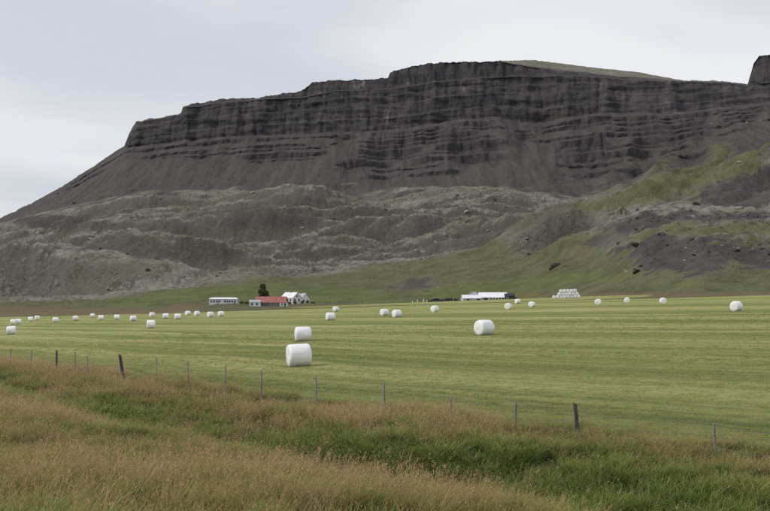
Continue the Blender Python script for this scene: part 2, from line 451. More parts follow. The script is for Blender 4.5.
grass = grass * (1 - tower)
rust = blob(70, 313, 130, 5.5, 0.0, 0.4, 0.25) * (T < 3) + blob(183, 308, 18, 5, 0, 0.3, 0.2) * (T < 3) + blob(330, 305.5, 60, 2.5) * (T < 2.4) * 0.6 + blob(660, 295.5, 150, 2.6) * (T < 2.4) * 0.8
meadow = blob(150, 301, 60, 6, -0.1) * (T < 3.2) + blob(290, 294, 110, 9, 0.02, 0.4, 0.3) * (T < 3.2) + blob(500, 288, 120, 9, -0.12) * 0.85 * (T < 3.2) + blob(690, 284, 90, 4, 0.02) * 0.5 * (T < 3.1) + blob(660, 188, 60, 8, -0.35) * 0.15 * (T > 4)
lichen = blob(325, 186, 38, 7, -0.25) * (T < 5.4) + blob(505, 183, 10, 4) + blob(170, 192, 60, 9, -0.1, 0.4, 0.6) * 0.5 + blob(600, 205, 22, 5) * 0.6
def colattr(o, name, a, b, c):
    at = o.data.color_attributes.new(name, 'FLOAT_COLOR', 'POINT')
    arr = np.stack([a, b, c, np.ones_like(a)], -1).clip(0, 1).astype(np.float32)
    at.data.foreach_set('color', arr.reshape(-1))
mm = NT('mountain_rock')
mpz = mm.pos()
def sep(name):
    s = mm.n('ShaderNodeSeparateColor'); mm.t.links.new(mm.attr(name).outputs['Color'], s.inputs[0]); return s.outputs
ma = sep('cover'); mb = sep('growth')
f_big = mm.noise(mpz, 0.018, 5, 0.6); f_mid = mm.noise(mpz, 0.07, 5, 0.7); f_fine = mm.noise(mpz, 0.30, 5, 0.75)
f_str = mm.noise(mm.mapv(mpz, (0.075, 0.055, 0.011)), 1.0, 5, 0.62, 0.5)
f_lay = mm.noise(mm.mapv(mpz, (0.006, 0.006, 0.16)), 1.0, 4, 0.6, 0.3)
f_dn = mm.noise(mm.mapv(mpz, (0.09, 0.010, 0.012)), 1.0, 5, 0.6, 0.6)
spk = mm.ramp(f_fine, 0.46, 0.62)
moss = mm.mix(mm.ramp(f_mid, 0.36, 0.62), (0.076, 0.072, 0.057), (0.195, 0.186, 0.148))
moss = mm.mix(mm.math('MULTIPLY', spk, 0.75), moss, (0.285, 0.275, 0.235))
moss = mm.mix(mm.math('MULTIPLY', mm.ramp(f_big, 0.42, 0.62), 0.45), moss, (0.085, 0.088, 0.04))
scre = mm.mix(mm.ramp(f_dn, 0.3, 0.7), (0.047, 0.041, 0.040), (0.082, 0.072, 0.069))
scre = mm.mix(mm.math('MULTIPLY', spk, 0.25), scre, (0.115, 0.102, 0.095))
f_blk = mm.noise(mm.mapv(mpz, (0.018, 0.018, 0.03)), 1.0, 4, 0.6, 0.5)
rk = mm.mix(mm.ramp(f_str, 0.34, 0.66), (0.030, 0.029, 0.034), (0.074, 0.067, 0.068))
rk = mm.mix(mm.math('MULTIPLY', mm.ramp(f_blk, 0.42, 0.66), 0.55), rk, (0.095, 0.083, 0.078))
rk = mm.mix(mm.math('MULTIPLY', mm.ramp(f_lay, 0.50, 0.60), 0.65), rk, (0.038, 0.036, 0.040))
rk = mm.mix(mm.math('MULTIPLY', mm.ramp(f_str, 0.61, 0.72), mm.ramp(f_blk, 0.48, 0.62)), rk, (0.20, 0.195, 0.19))
gra = mm.mix(mm.ramp(f_mid, 0.32, 0.66), (0.066, 0.068, 0.029), (0.116, 0.112, 0.055))
gra = mm.mix(mm.math('MULTIPLY', spk, 0.4), gra, (0.17, 0.155, 0.065))
gra = mm.mix(mm.math('MULTIPLY', mb[1], 0.85), gra, mm.mix(mm.ramp(f_mid, 0.3, 0.7), (0.075, 0.100, 0.028), (0.122, 0.142, 0.044)))
mc = mm.mix(mm.math('MULTIPLY', mb[2], 0.7), moss, mm.mix(spk, (0.17, 0.165, 0.14), (0.27, 0.265, 0.23)))
mc = mm.mix(mm.ramp(mm.math('ADD', ma[1], mm.math('MULTIPLY', mm.math('SUBTRACT', mm.math('ADD', f_fine, f_mid), 1.0), 1.0)), 0.2, 0.8), mc, scre)
mc = mm.mix(mm.ramp(mm.math('ADD', ma[2], mm.math('MULTIPLY', mm.math('SUBTRACT', mm.math('ADD', f_fine, f_mid), 1.0), 1.1)), 0.12, 0.88), mc, gra)
mc = mm.mix(mm.math('MULTIPLY', mb[0], 0.6), mc, mm.mix(f_mid, (0.135, 0.088, 0.042), (0.19, 0.135, 0.068)))
mc = mm.mix(mm.ramp(ma[0], 0.25, 0.7), mc, rk)
mm.color(mc).rough(0.95)
mm.bump(mm.math('ADD', mm.math('MULTIPLY', f_fine, 0.9), mm.math('MULTIPLY', f_mid, 3.0)), 0.75, 1.6)
mountain = grid_obj('mountain', Vm, mm.m, 'structure')
colattr(mountain, 'cover', rock, scree, grass)
colattr(mountain, 'growth', rust, meadow, lichen)

def land_z(x, y):
    """height of the visible land at a plan position"""
    u = x / y
    c = int(np.clip(np.searchsorted(uu, u), 0, NCOL - 1))
    n = NR[0] + NR[1] + NR[2] + NR[3]
    zm = np.interp(y, D[:n, c], Z[:n, c], left=-1e3)
    return max(float(zm), float(ground_z(x, y)))
def at(px, d):
    """plan position of photo column px at depth d, with the land height"""
    x = (px - 385) / 1070 * d / math.cos(PITCH)
    return x, d, land_z(x, d)

# ------------------------------------------------------------------ wrapped silage bales
bmt = NT('white_stretch_film')
bo = bmt.obj()
wr = bmt.noise(bmt.mapv(bo, (2.0, 5.0, 5.0)), 1.0, 3, 0.5, 0.8)
bmt.color(bmt.mix(bmt.ramp(wr, 0.35, 0.7), (0.80, 0.81, 0.83), (0.87, 0.875, 0.885))).rough(0.42)
bmt.p.inputs['Specular IOR Level'].default_value = 0.45
bmt.bump(bmt.math('ADD', bmt.noise(bmt.mapv(bo, (1.6, 3.0, 3.0)), 1.0, 2, 0.5, 0.6), bmt.noise(bmt.mapv(bo, (9.0, 1.0, 1.0)), 1.0, 2, 0.5)), 0.30, 0.05)
BALE_R, BALE_L = 0.60, 1.24
def bale_mesh(seed):
    rs = np.random.RandomState(seed)
    prof = [(-0.5, 0.0), (-0.502, 0.22), (-0.5, 0.42), (-0.49, 0.68), (-0.472, 0.86), (-0.435, 0.955), (-0.37, 0.99), (-0.24, 1.0), (-0.08, 1.005), (0.08, 1.005), (0.24, 1.0),
            (0.37, 0.99), (0.435, 0.955), (0.472, 0.86), (0.49, 0.68), (0.5, 0.42), (0.502, 0.22), (0.5, 0.0)]
    NS = 40
    th = np.linspace(0, 2 * np.pi, NS, endpoint=False)
    verts, faces = [], []
    for i, (l, r) in enumerate(prof):
        for t in th:
            rr = r * BALE_R * (1 + 0.012 * math.sin(3 * t + seed) + 0.008 * math.sin(5 * t + 2 * seed + l * 4))
            rr += 0.006 * rs.randn() * (r > 0.5)
            x = l * BALE_L * (1 + 0.015 * math.sin(2 * t + seed)) + 0.006 * rs.randn()
            z = rr * math.sin(t)
            z = max(z, -BALE_R * 0.965)                       # settles on the ground
            if z < 0:
                z *= 0.985
            verts.append((x, rr * math.cos(t) * (1.0 + 0.02 * (z < 0)), z + BALE_R * 0.95))
    for i in range(len(prof) - 1):
        for j in range(NS):
            k = (j + 1) % NS
            faces.append((i * NS + j, i * NS + k, (i + 1) * NS + k, (i + 1) * NS + j))
    me = bpy.data.meshes.new('silage_bale')
    me.from_pydata(verts, [], faces)
    me.polygons.foreach_set('use_smooth', [True] * len(faces))
    me.materials.append(bmt.m); me.update()
    return me
bale_meshes = [bale_mesh(s) for s in range(5)]
def on_field(px, py):
    """where the sight line through (px, py) meets the field"""
    u, s = ray(px, py); d = 60.0
    for _ in range(80):
        d = d + 0.5 * (float(ground_z(u * d, d)) / float(s) - d) if s < 0 else 200
        d = min(max(d, 5), 420)
    return float(u * d), float(d), float(ground_z(u * d, d))
FIELD = 'white wrapped bales lying on the hay field'
BALES = [
    (299.1, 366.1, 18, 'largest white wrapped bale, nearest to the fence, lying on mown grass'),
    (303.0, 341.1, 12, 'white wrapped bale just behind the largest and nearest bale'),
    (484.2, 335.0, 36, 'big white wrapped bale alone in the middle of field, right of the nearest pair'),
    (330.3, 320.3, 24, 'white bale below the white gabled farmhouse, larger and nearer of two overlapping'),
    (335.8, 311.5, 55, 'small far white bale peeking out behind the bale below white gabled farmhouse'),
    (384.3, 315.7, 40, 'left one of two neighbouring white bales straight below the bare dark hillside patch'),
    (396.7, 317.4, 34, 'right one of two neighbouring white bales straight below the bare dark hillside patch'),
    (434.7, 312.2, 48, 'white bale standing in front of the white topped vehicle'),
    (508.3, 309.4, 66, 'white bale in front of the right end of the long white roofed barn'),
    (517.6, 303.6, 30, 'small white bale close beside the dark shed of the barn'),
    (532.0, 307.3, 60, 'white bale between the long white barn and the stack of bales'),
    (598.2, 305.0, 72, 'white bale first to the right of the stack of bales'),
    (627.0, 303.3, 78, 'white bale second to the right of the stack of bales'),
    (663.0, 304.0, 84, 'white bale showing its round end, third to the right of bale stack'),
    (736.4, 311.1, 42, 'white bale farthest right in the field, its round end turned left'),
    (11.4, 334.5, 12, 'large white bale nearest to the left edge of the picture'),
    (13.4, 324.6, 8, 'left one of two touching white bales just behind the leftmost large bale'),
    (18.6, 324.3, 14, 'right one of two touching white bales just behind the leftmost large bale'),
    (30.6, 321.6, 20, 'white bale first to the right of the touching pair at left edge'),
    (37.2, 320.0, 30, 'tiny white bale second to the right of the touching pair at left edge'),
    (55.6, 322.4, 22, 'white bale third to the right of the touching pair at left edge'),
    (75.7, 320.7, 15, 'white bale fourth to the right of the touching pair at left edge'),
    (92.6, 317.7, 10, 'tiny distant white bale on the rusty far edge, fifth right of touching pair'),
    (101.0, 320.2, 18, 'white bale sixth to the right of the touching pair at left edge'),
    (117.0, 319.8, 5, 'white bale left of the bigger bale in the row at far left'),
    (133.2, 321.2, 25, 'medium white bale up and left of the biggest bale in the left row'),
    (151.1, 328.3, 10, 'biggest and nearest white bale of the left middle row'),
    (152.0, 316.9, 40, 'tiny white bale right above the biggest bale of the left middle row'),
    (165.8, 318.6, 16, 'white bale below the brown earth bank, left of a larger bale'),
    (177.7, 319.4, 20, 'larger white bale just below the brown earth bank'),
    (187.8, 315.2, 45, 'left one of two tiny bales beneath the long white house'),
    (197.0, 315.7, 50, 'right one of two tiny bales beneath the long white house'),
    (210.4, 317.2, 38, 'left one of two equal white bales in front of the long white house'),
    (221.0, 316.4, 30, 'right one of two equal white bales in front of the long white house'),
]
for i, (px, py, yaw, lab) in enumerate(BALES):
    x, y, z = on_field(px, py)
    o = bpy.data.objects.new('silage_bale', bale_meshes[i % 5]); COL.objects.link(o)
    o.location = (x, y, z - 0.015)
    o.rotation_euler = (0, R((i * 37 % 7 - 3) * 0.5), R(yaw)); o.scale = (1 + (i * 53 % 9 - 4) * .012, 1 + (i * 31 % 7 - 3) * .012, 1 + (i * 17 % 5 - 2) * .012)
    tag(o, lab, 'bale', FIELD)
ORD = ['first', 'second', 'third', 'fourth', 'fifth', 'sixth', 'seventh', 'eighth']
sx, sy, sz = at(566, 372)
for row, (n, k0) in enumerate([(8, 0.0), (6, 1.5), (5, 2.0)]):
    for k in range(n):
        o = bpy.data.objects.new('silage_bale', bale_meshes[(k * 2 + row) % 5]); COL.objects.link(o)
        xx = sx + (k + k0 - 3.5) * 1.22
        o.location = (xx, sy + 0.05 * ((k * 7) % 3 - 1), land_z(xx, sy) - 0.02 + row * 1.0)
        o.rotation_euler = (0, 0, R(86 + (k * 5) % 7))
        tag(o, 'white bale in the %s row of the stack, %s from left' % (('bottom', 'middle', 'top')[row], ORD[k]), 'bale', 'bales stacked at the field edge')

# ------------------------------------------------------------------ wire fence
wm_ = NT('weathered_post_wood')
wf = wm_.noise(wm_.mapv(wm_.obj(), (22, 22, 2.2)), 1.0, 6, 0.65)
wm_.color(wm_.mix(wm_.ramp(wf, 0.3, 0.7), (0.16, 0.15, 0.145), (0.34, 0.325, 0.31))).rough(0.9); wm_.bump(wf, 0.6, 0.01)
dm_ = NT('dark_tarred_post_wood')
df = dm_.noise(dm_.mapv(dm_.obj(), (22, 22, 2.2)), 1.0, 6, 0.65)
dm_.color(dm_.mix(dm_.ramp(df, 0.3, 0.7), (0.035, 0.035, 0.042), (0.10, 0.097, 0.10))).rough(0.9); dm_.bump(df, 0.6, 0.01)
wire_m = plain('galvanised_wire', (0.18, 0.17, 0.16), 0.6)
staple_m = plain('rusty_steel', (0.12, 0.09, 0.07), 0.7)
fence_pos = lambda t: (P0[0] + AL[0] * t, P0[1] + AL[1] * t)
def fence_t(px):
    u = (px - 385) / 1070 / math.cos(PITCH)
    # P0x + ALx t = u (P0y + ALy t)
    return (P0[0] - u * P0[1]) / (u * AL[1] - AL[0])
# column, post top row in the photo, radius, lean (deg, + = top to the left), dark
POSTS = [(885, None, .045, 1, 0), (795, None, .045, -1, 0), (713, 424, .040, 2, 0), (577.5, 403, .055, 5.5, 1), (515, 402, .048, 0, 0), (451, 397, .036, 1, 0), (385, 383, .042, 2, 0), (317, 376, .042, 1, 0), (262, 371, .048, 0, 0), (225, 365, .042, -2, 0),
         (190, 361, .034, 2, 0), (157, 358, .032, -1, 0), (126, 354, .085, 9, 1), (89, 355.5, .042, 1, 0), (76, 351.5, .050, 0, 0), (58, 350.5, .060, 1, 1), (32, 349.5, .046, -2, 0), (12, 348, .045, 1, 0), (-12, None, .05, 0, 0), (-40, None, .05, 0, 0)]
ft = fence_t(577.5)
fx, fy = fence_pos(ft)
fence = empty('wire_fence', (fx, fy, float(ground_z(fx, fy))))
tag(fence, 'long wire fence on thin wooden posts between rough ditch grass and the mown field', 'fence')
tops = []
rnd = random.Random(4)
for i, (px, ytop, rad, lean, dark) in enumerate(POSTS):
    t = fence_t(px); x, y = fence_pos(t); z = float(ground_z(x, y))
    h = 1.12 + rnd.uniform(-.06, .06)
    if ytop is not None:
        h = min(max(float(ray(px, ytop)[1]) * y - z, 0.7), 1.6)
    rad = rad * 0.9 if dark else rad * 0.72
    NS = 10; verts = []; faces = []
    ph = rnd.uniform(0, 6)
    rings = [(-0.35, 1.06), (0.0, 1.05), (h * 0.35, 1.0), (h * 0.7, 0.97), (h - 0.03, 0.95), (h, 0.80)]
    for (zz, k) in rings:
        for j in range(NS):
            a = 2 * math.pi * j / NS
            rr = rad * k * (1 + 0.10 * math.sin(2 * a + ph) + 0.05 * math.sin(5 * a + zz * 3 + ph))
            verts.append((rr * math.cos(a), rr * math.sin(a), zz + (0.03 * math.cos(a + ph) if zz > h - 0.05 else 0)))
    for r_ in range(len(rings) - 1):
        for j in range(NS):
            faces.append((r_ * NS + j, r_ * NS + (j + 1) % NS, (r_ + 1) * NS + (j + 1) % NS, (r_ + 1) * NS + j))
    faces.append(tuple((len(rings) - 1) * NS + j for j in range(NS)))
    p = mesh_obj('post', verts, faces, dm_.m if dark else wm_.m, fence, True)
    p.location = (x - fx, y - fy, z - fence.location.z)
    p.rotation_euler = (R(rnd.uniform(-2, 2)), R(-lean), 0)
    if dark:
        p['label'] = 'thicker dark post leaning to the left'
    s_, c_ = math.sin(R(-lean)), math.cos(R(-lean))
    tops.append([(x - fx + s_ * hh, y - fy - rad * 0.9, z - fence.location.z + c_ * hh) for hh in (0.25, 0.48, 0.72, 0.96 if h > 1 else 0.8)])
    for hh in (0.48, 0.72):
        st = mesh_obj('staple', [(-.012, -rad * 1.02, hh - .012), (.012, -rad * 1.02, hh - .012), (.012, -rad * 1.02, hh + .012), (-.012, -rad * 1.02, hh + .012),
                                 (-.012, -rad * .8, hh - .012), (.012, -rad * .8, hh - .012), (.012, -rad * .8, hh + .012), (-.012, -rad * .8, hh + .012)],
                      [(0, 1, 2, 3), (4, 7, 6, 5), (0, 4, 5, 1), (1, 5, 6, 2), (2, 6, 7, 3), (3, 7, 4, 0)], staple_m, p)
for wi in range(4):
    pts = []
    for a, b in zip(tops[:-1], tops[1:]):
        for s in (0, .25, .5, .75):
            sag = -0.05 * 4 * s * (1 - s)
            pts.append((a[wi][0] + (b[wi][0] - a[wi][0]) * s, a[wi][1] + (b[wi][1] - a[wi][1]) * s, a[wi][2] + (b[wi][2] - a[wi][2]) * s + sag))
    pts.append(tops[-1][wi])
    verts, faces = [], []
    for (x, y, z) in pts:
        for j in range(4):
            a = math.pi / 2 * j + .4
            verts.append((x, y + 0.0045 * math.cos(a), z + 0.0045 * math.sin(a)))
    for k in range(len(pts) - 1):
        for j in range(4):
            faces.append((k * 4 + j, k * 4 + (j + 1) % 4, k * 4 + 4 + (j + 1) % 4, k * 4 + 4 + j))
    mesh_obj('wire', verts, faces, wire_m, fence)

# ------------------------------------------------------------------ farm buildings
white_wall = plain('white_render', (0.72, 0.73, 0.74), 0.8, 0.12, 0.8)
grey_white = plain('grey_white_cladding', (0.50, 0.51, 0.53), 0.75, 0.18, 0.6)
white_roof = plain('white_sheet_roof', (0.78, 0.79, 0.82), 0.55, 0.10, 0.5)
grey_roof = plain('grey_sheet_roof', (0.42, 0.44, 0.47), 0.55, 0.15, 0.5)
red_roof = plain('faded_red_sheet_roof', (0.33, 0.125, 0.115), 0.65, 0.25, 0.5)
grey_wall = plain('grey_concrete_wall', (0.15, 0.15, 0.16), 0.85, 0.3, 0.6)
dark_wall = plain('dark_timber_cladding', (0.035, 0.04, 0.045), 0.8, 0.3, 0.7)
glass_m = NT('window_glass'); glass_m.color((0.02, 0.024, 0.03)).rough(0.08); glass_m.p.inputs['Specular IOR Level'].default_value = 0.5
glass_m = glass_m.m
frame_m = plain('white_window_frame', (0.75, 0.75, 0.75), 0.6, 0.05)
door_m = plain('dark_door_paint', (0.05, 0.052, 0.06), 0.6, 0.2)
CUBE_F = [(0, 3, 2, 1), (4, 5, 6, 7), (0, 1, 5, 4), (1, 2, 6, 5), (2, 3, 7, 6), (3, 0, 4, 7)]
def box(name, x0, x1, y0, y1, z0, z1, m, parent):
    v = [(x0, y0, z0), (x1, y0, z0), (x1, y1, z0), (x0, y1, z0), (x0, y0, z1), (x1, y0, z1), (x1, y1, z1), (x0, y1, z1)]
    return mesh_obj(name, v, CUBE_F, m, parent)
def gable_building(name, loc, rz, L, Wd, hw, hr, wall_m, roof_m, over=0.3):
    """ridge along local x; front side is local -y"""
    e = empty(name, loc, rz)
    a, b = L / 2, Wd / 2
    v = [(-a, -b, -0.8), (a, -b, -0.8), (a, b, -0.8), (-a, b, -0.8), (-a, -b, hw), (a, -b, hw), (a, b, hw), (-a, b, hw), (-a, 0, hw + hr), (a, 0, hw + hr)]
    mesh_obj('wall', v, [(0, 1, 5, 4), (2, 3, 7, 6), (1, 2, 6, 9, 5), (3, 0, 4, 8, 7)], wall_m, e)
    k = hr / b; t = 0.12
    def slab(sgn):
        ye, ze = sgn * (b + over), hw - k * over
        n = (-(sgn) * 0, 0, 0)
        v = [(-a - over, 0, hw + hr + .02), (a + over, 0, hw + hr + .02), (a + over, ye, ze + .02), (-a - over, ye, ze + .02)]
        v += [(x, y, z + t) for x, y, z in v]
        return v
    V = slab(-1) + slab(1)
    f8 = [(0, 1, 2, 3), (7, 6, 5, 4), (0, 4, 5, 1), (1, 5, 6, 2), (2, 6, 7, 3), (3, 7, 4, 0)]
    rf = mesh_obj('roof', V, f8 + [tuple(i + 8 for i in f) for f in f8], roof_m, e)
    return e, rf
def window_on(e, x, z, w, h, yface, sgn=-1):
    """window in the long side at y = yface, facing sgn"""
    ya, yb = sorted((yface, yface + sgn * 0.05))
    g = box('window', x - w / 2, x + w / 2, ya, yb, z, z + h, glass_m, e)
    y2_, y3_ = sorted((yface, yface + sgn * 0.09))
    fr = 0.09
    V, Fc = [], []
    for (a, b, c, d) in [(x - w / 2 - fr, x - w / 2, z - fr, z + h + fr), (x + w / 2, x + w / 2 + fr, z - fr, z + h + fr), (x - w / 2, x + w / 2, z - fr, z), (x - w / 2, x + w / 2, z + h, z + h + fr)]:
        n = len(V)
        V += [(a, y2_, c), (b, y2_, c), (b, y3_, c), (a, y3_, c), (a, y2_, d), (b, y2_, d), (b, y3_, d), (a, y3_, d)]
        Fc += [tuple(i + n for i in f) for f in CUBE_F]
    mesh_obj('frame', V, Fc, frame_m, g)
def window_end(e, y, z, w, h, xface, sgn=1):
    xa, xb = sorted((xface, xface + sgn * 0.05))
    g = box('window', xa, xb, y - w / 2, y + w / 2, z, z + h, glass_m, e)
    x2_, x3_ = sorted((xface, xface + sgn * 0.09))
    mesh_obj('frame', [(x2_, y - w / 2 - .09, z - .09), (x3_, y - w / 2 - .09, z - .09), (x3_, y + w / 2 + .09, z - .09), (x2_, y + w / 2 + .09, z - .09),
                       (x2_, y - w / 2 - .09, z - .001), (x3_, y - w / 2 - .09, z - .001), (x3_, y + w / 2 + .09, z - .001), (x2_, y + w / 2 + .09, z - .001)], CUBE_F, frame_m, g)

# long white house with rows of windows
d = 540; x, y, z = at(224, d)
e = empty('long_house', (x, y, z), R(3))
tag(e, 'long low white house with a row of dark windows, left of the red roofed barn', 'house')
box('wall', -6.9, 6.9, -3.5, 3.5, -1.2, 3.7, white_wall, e)
mesh_obj('roof', [(-7.3, -3.9, 3.72), (7.3, -3.9, 3.72), (7.3, 3.9, 3.72), (-7.3, 3.9, 3.72), (-6.2, 0, 4.5), (6.2, 0, 4.5)], [(0, 1, 5, 4), (1, 2, 5), (2, 3, 4, 5), (3, 0, 4), (3, 2, 1, 0)], white_roof, e)
for wx_ in (-5.9, -4.5, -3.1, -1.9, 0.9, 2.1, 3.3, 4.6, 5.9):
    window_on(e, wx_, 2.05, 0.85, 0.95, -3.5)
for wx_, ww in ((-1.6, 1.2), (3.6, 1.1), (5.0, 1.1)):
    window_on(e, wx_, 0.3, ww, 0.9, -3.5)
box('door', -2.75, -2.2, -3.58, -3.5, 0.0, 1.6, door_m, e)
# red-roofed barn
d = 485; x, y, z = at(271.5, d)
e, rf = gable_building('barn', (x, y, z - 0.3), R(-3), 13.8, 8.5, 2.0, 2.5, grey_wall, red_roof)
tag(e, 'low grey barn with faded red roof in front of the tree', 'barn')
for wx_ in (-4.6, -2.2, 0.2, 2.6):
    window_on(e, wx_, 0.8, 1.0, 0.7, -4.25)
box('door', 4.6, 6.2, -4.33, -4.25, 0, 1.8, door_m, e)
d = 479; x, y, z = at(255.3, d)
e, rf = gable_building('annex', (x, y, z - 0.2), R(4), 4.9, 3.6, 2.1, 0.8, white_wall, grey_roof, 0.2)
tag(e, 'small white annex at the left end of red roofed barn', 'annex')
window_on(e, -1.3, 0.7, 1.0, 0.9, -1.8); window_on(e, 0.9, 0.7, 0.9, 0.9, -1.8)
d = 478; x, y, z = at(284, d)
e, rf = gable_building('annex', (x, y, z - 0.2), R(-4), 3.2, 3.4, 1.7, 0.5, white_wall, red_roof, 0.15)
tag(e, 'small white annex at the right end of red roofed barn', 'annex')
window_on(e, -0.6, 0.6, 0.7, 0.7, -1.7); box('door', 0.4, 1.2, -1.76, -1.7, 0, 1.5, door_m, e)
# two white gabled houses
d = 520; x, y, z = at(291.5, d)
e, rf = gable_building('gabled_house', (x, y, z), R(-38), 7.6, 6.4, 3.0, 2.5, white_wall, white_roof)
tag(e, 'white gabled farmhouse with bright white roof right of the red roofed barn', 'house')
for yy in (-1.7, 1.3):
    window_end(e, yy, 1.3, 1.0, 1.1, 3.8)
window_end(e, -0.1, 3.3, 0.8, 0.9, 3.8)
for xx in (-2, 0.4, 2.4):
    window_on(e, xx, 1.2, 1.0, 1.1, -3.2)
box('chimney', -0.3, 0.3, -0.3, 0.3, 5.3, 6.4, grey_wall, rf)
d = 545; x, y, z = at(301, d)
e, rf = gable_building('gabled_house', (x, y, z + 0.6), R(-40), 7.0, 6.0, 3.4, 2.5, white_wall, grey_roof)
tag(e, 'white gabled house with grey roof, rearmost and rightmost of the left farm', 'house')
for yy in (-1.5, 1.4):
    window_end(e, yy, 1.6, 1.0, 1.1, 3.5)
for xx in (-1.8, 0.6, 2.3):
    window_on(e, xx, 1.5, 0.9, 1.1, -3.0)
box('chimney', -0.3, 0.3, -0.3, 0.3, 5.5, 6.6, grey_wall, rf)
# right farm: long barn, low shed, dark shed
d = 500; x, y, z = at(492.5, d)
e, rf = gable_building('long_barn', (x, y, z - 0.2), R(-6), 12.6, 9.0, 1.6, 2.2, grey_white, white_roof)
tag(e, 'long barn with big white roof, largest building of the right farm', 'barn')
box('door', -4.0, -2.2, -4.58, -4.5, 0, 1.7, door_m, e)
for wx_ in (-0.8, 0.6, 2.0, 3.4, 4.8):
    window_on(e, wx_, 0.6, 0.8, 0.8, -4.5)
d = 492; x, y, z = at(470.5, d)
e, rf = gable_building('low_shed', (x, y, z - 0.2), R(8), 8.0, 6.0, 1.5, 1.4, grey_white, white_roof)
tag(e, 'low pale shed with white roof at the left end of long barn', 'shed')
box('door', 2.3, 3.7, -3.08, -3.0, 0, 1.3, door_m, e)
window_on(e, -1.8, 0.5, 1.2, 0.7, -3.0)
d = 494; x, y, z = at(509.5, d)
e, rf = gable_building('dark_shed', (x, y, z - 0.2), R(-6), 4.4, 6.0, 1.9, 1.1, dark_wall, dark_wall, 0.2)
tag(e, 'small dark shed at the right end of the long white barn', 'shed')
window_on(e, -1.0, 0.8, 0.8, 0.7, -3.0); box('door', 0.5, 1.7, -3.07, -3.0, 0, 1.7, door_m, e)

d = 512; x, y, z = at(473.5, d)
e, rf = gable_building('small_shed', (x, y, z + 0.1), R(62), 5.5, 4.6, 2.7, 1.6, grey_white, grey_roof, 0.2)
tag(e, 'pale grey roofed shed rising just behind the low white roofed shed', 'shed')
window_on(e, 0, 0.7, 0.9, 0.8, -2.3); window_end(e, 0, 0.9, 0.9, 0.8, -2.75, -1)

# parked vehicles by the right farm
tyre_m = plain('tyre_rubber', (0.02, 0.02, 0.02), 0.9)
rim_m = plain('steel_rim', (0.35, 0.35, 0.36), 0.4)
def vehicle(px, d, L, body_m, top_m, rz, label, van=False):
    x, y, z = at(px, d)
    e = empty('parked_car', (x, y, z), rz)
    tag(e, label, 'car', 'vehicles parked at the right farm')
    h = L / 2
    def prism(name, prof, w, m, bev=0.0):
        n = len(prof)
        V = [(a, -w, c) for a, c in prof] + [(a, w, c) for a, c in prof]
        Fc = [tuple(range(n))[::-1], tuple(range(n, 2 * n))] + [(i, (i + 1) % n, n + (i + 1) % n, n + i) for i in range(n)]
        return mesh_obj(name, V, Fc, m, e)
    prism('body', [(-h, .45), (-h, .95), (-h * .55, 1.05), (h * .95, 1.05), (h, .9), (h, .4), (h * .8, .32), (-h * .85, .32)], .88, body_m)
    prism('cabin', [(-h * .48, 1.05), (-h * .22, 1.68), (h * .78, 1.72), (h * .93, 1.05)], .78, glass_m)
    prism('roof', [(-h * .24, 1.66), (-h * .2, 1.76), (h * .76, 1.80), (h * .80, 1.69)], .80, top_m)
    for sx_ in (-.62, .62):
        for sy_ in (-1, 1):
            V, Fc = [], []
            for yy in (-.1, .1):
                for j in range(14):
                    a = 2 * math.pi * j / 14
                    V.append((sx_ * h + .34 * math.cos(a), sy_ * .8 + yy, .34 + .34 * math.sin(a)))
            Fc = [tuple(range(14))[::-1], tuple(range(14, 28))] + [(j, (j + 1) % 14, 14 + (j + 1) % 14, 14 + j) for j in range(14)]
            w = mesh_obj('wheel', V, Fc, tyre_m, e)
            V = [(sx_ * h + .19 * math.cos(2 * math.pi * j / 10), sy_ * .915, .34 + .19 * math.sin(2 * math.pi * j / 10)) for j in range(10)]
            mesh_obj('rim', V, [tuple(range(10)) if sy_ > 0 else tuple(range(10))[::-1]], rim_m, w)
    for sy_ in (-.6, .6):
        mesh_obj('headlight', [(-h - .01, sy_ - .16, .72), (-h - .01, sy_ + .16, .72), (-h - .01, sy_ + .16, .88), (-h - .01, sy_ - .16, .88)], [(0, 3, 2, 1)], frame_m, e)
dark_paint = plain('dark_blue_car_paint', (0.02, 0.024, 0.04), 0.3, 0.1)
white_paint = plain('white_car_paint', (0.72, 0.73, 0.75), 0.3, 0.05)
silver_paint = plain('grey_car_paint', (0.22, 0.23, 0.25), 0.3, 0.1)
vehicle(435, 478, 4.4, dark_paint, white_paint, R(6), 'dark car with a white top behind a white bale')
vehicle(447.5, 488, 4.8, dark_paint, silver_paint, R(-8), 'dark blue car with grey roof left of the low shed')
# short pale marker posts by the farm track
for k, (px, hh) in enumerate([(412.5, .7), (417.5, 1.2), (423.5, 1.4), (427, .9)]):
    x, y, z = at(px, 470)
    V = []
    for (zz, r_) in ((-.2, .17), (hh * .8, .16), (hh, .07)):
        V += [(r_ * math.cos(a * math.pi / 4), r_ * math.sin(a * math.pi / 4), zz) for a in range(8)]
    Fc = [(r_ * 8 + j, r_ * 8 + (j + 1) % 8, r_ * 8 + 8 + (j + 1) % 8, r_ * 8 + 8 + j) for r_ in range(2) for j in range(8)] + [tuple(range(16, 24))]
    o = mesh_obj('marker_post', V, Fc, frame_m, None, True); o.location = (x, y, z)
    tag(o, '%s of the four short pale posts left of the parked cars' % ['leftmost', 'second from left', 'third from left', 'rightmost'][k], 'post', 'pale posts by the farm track')

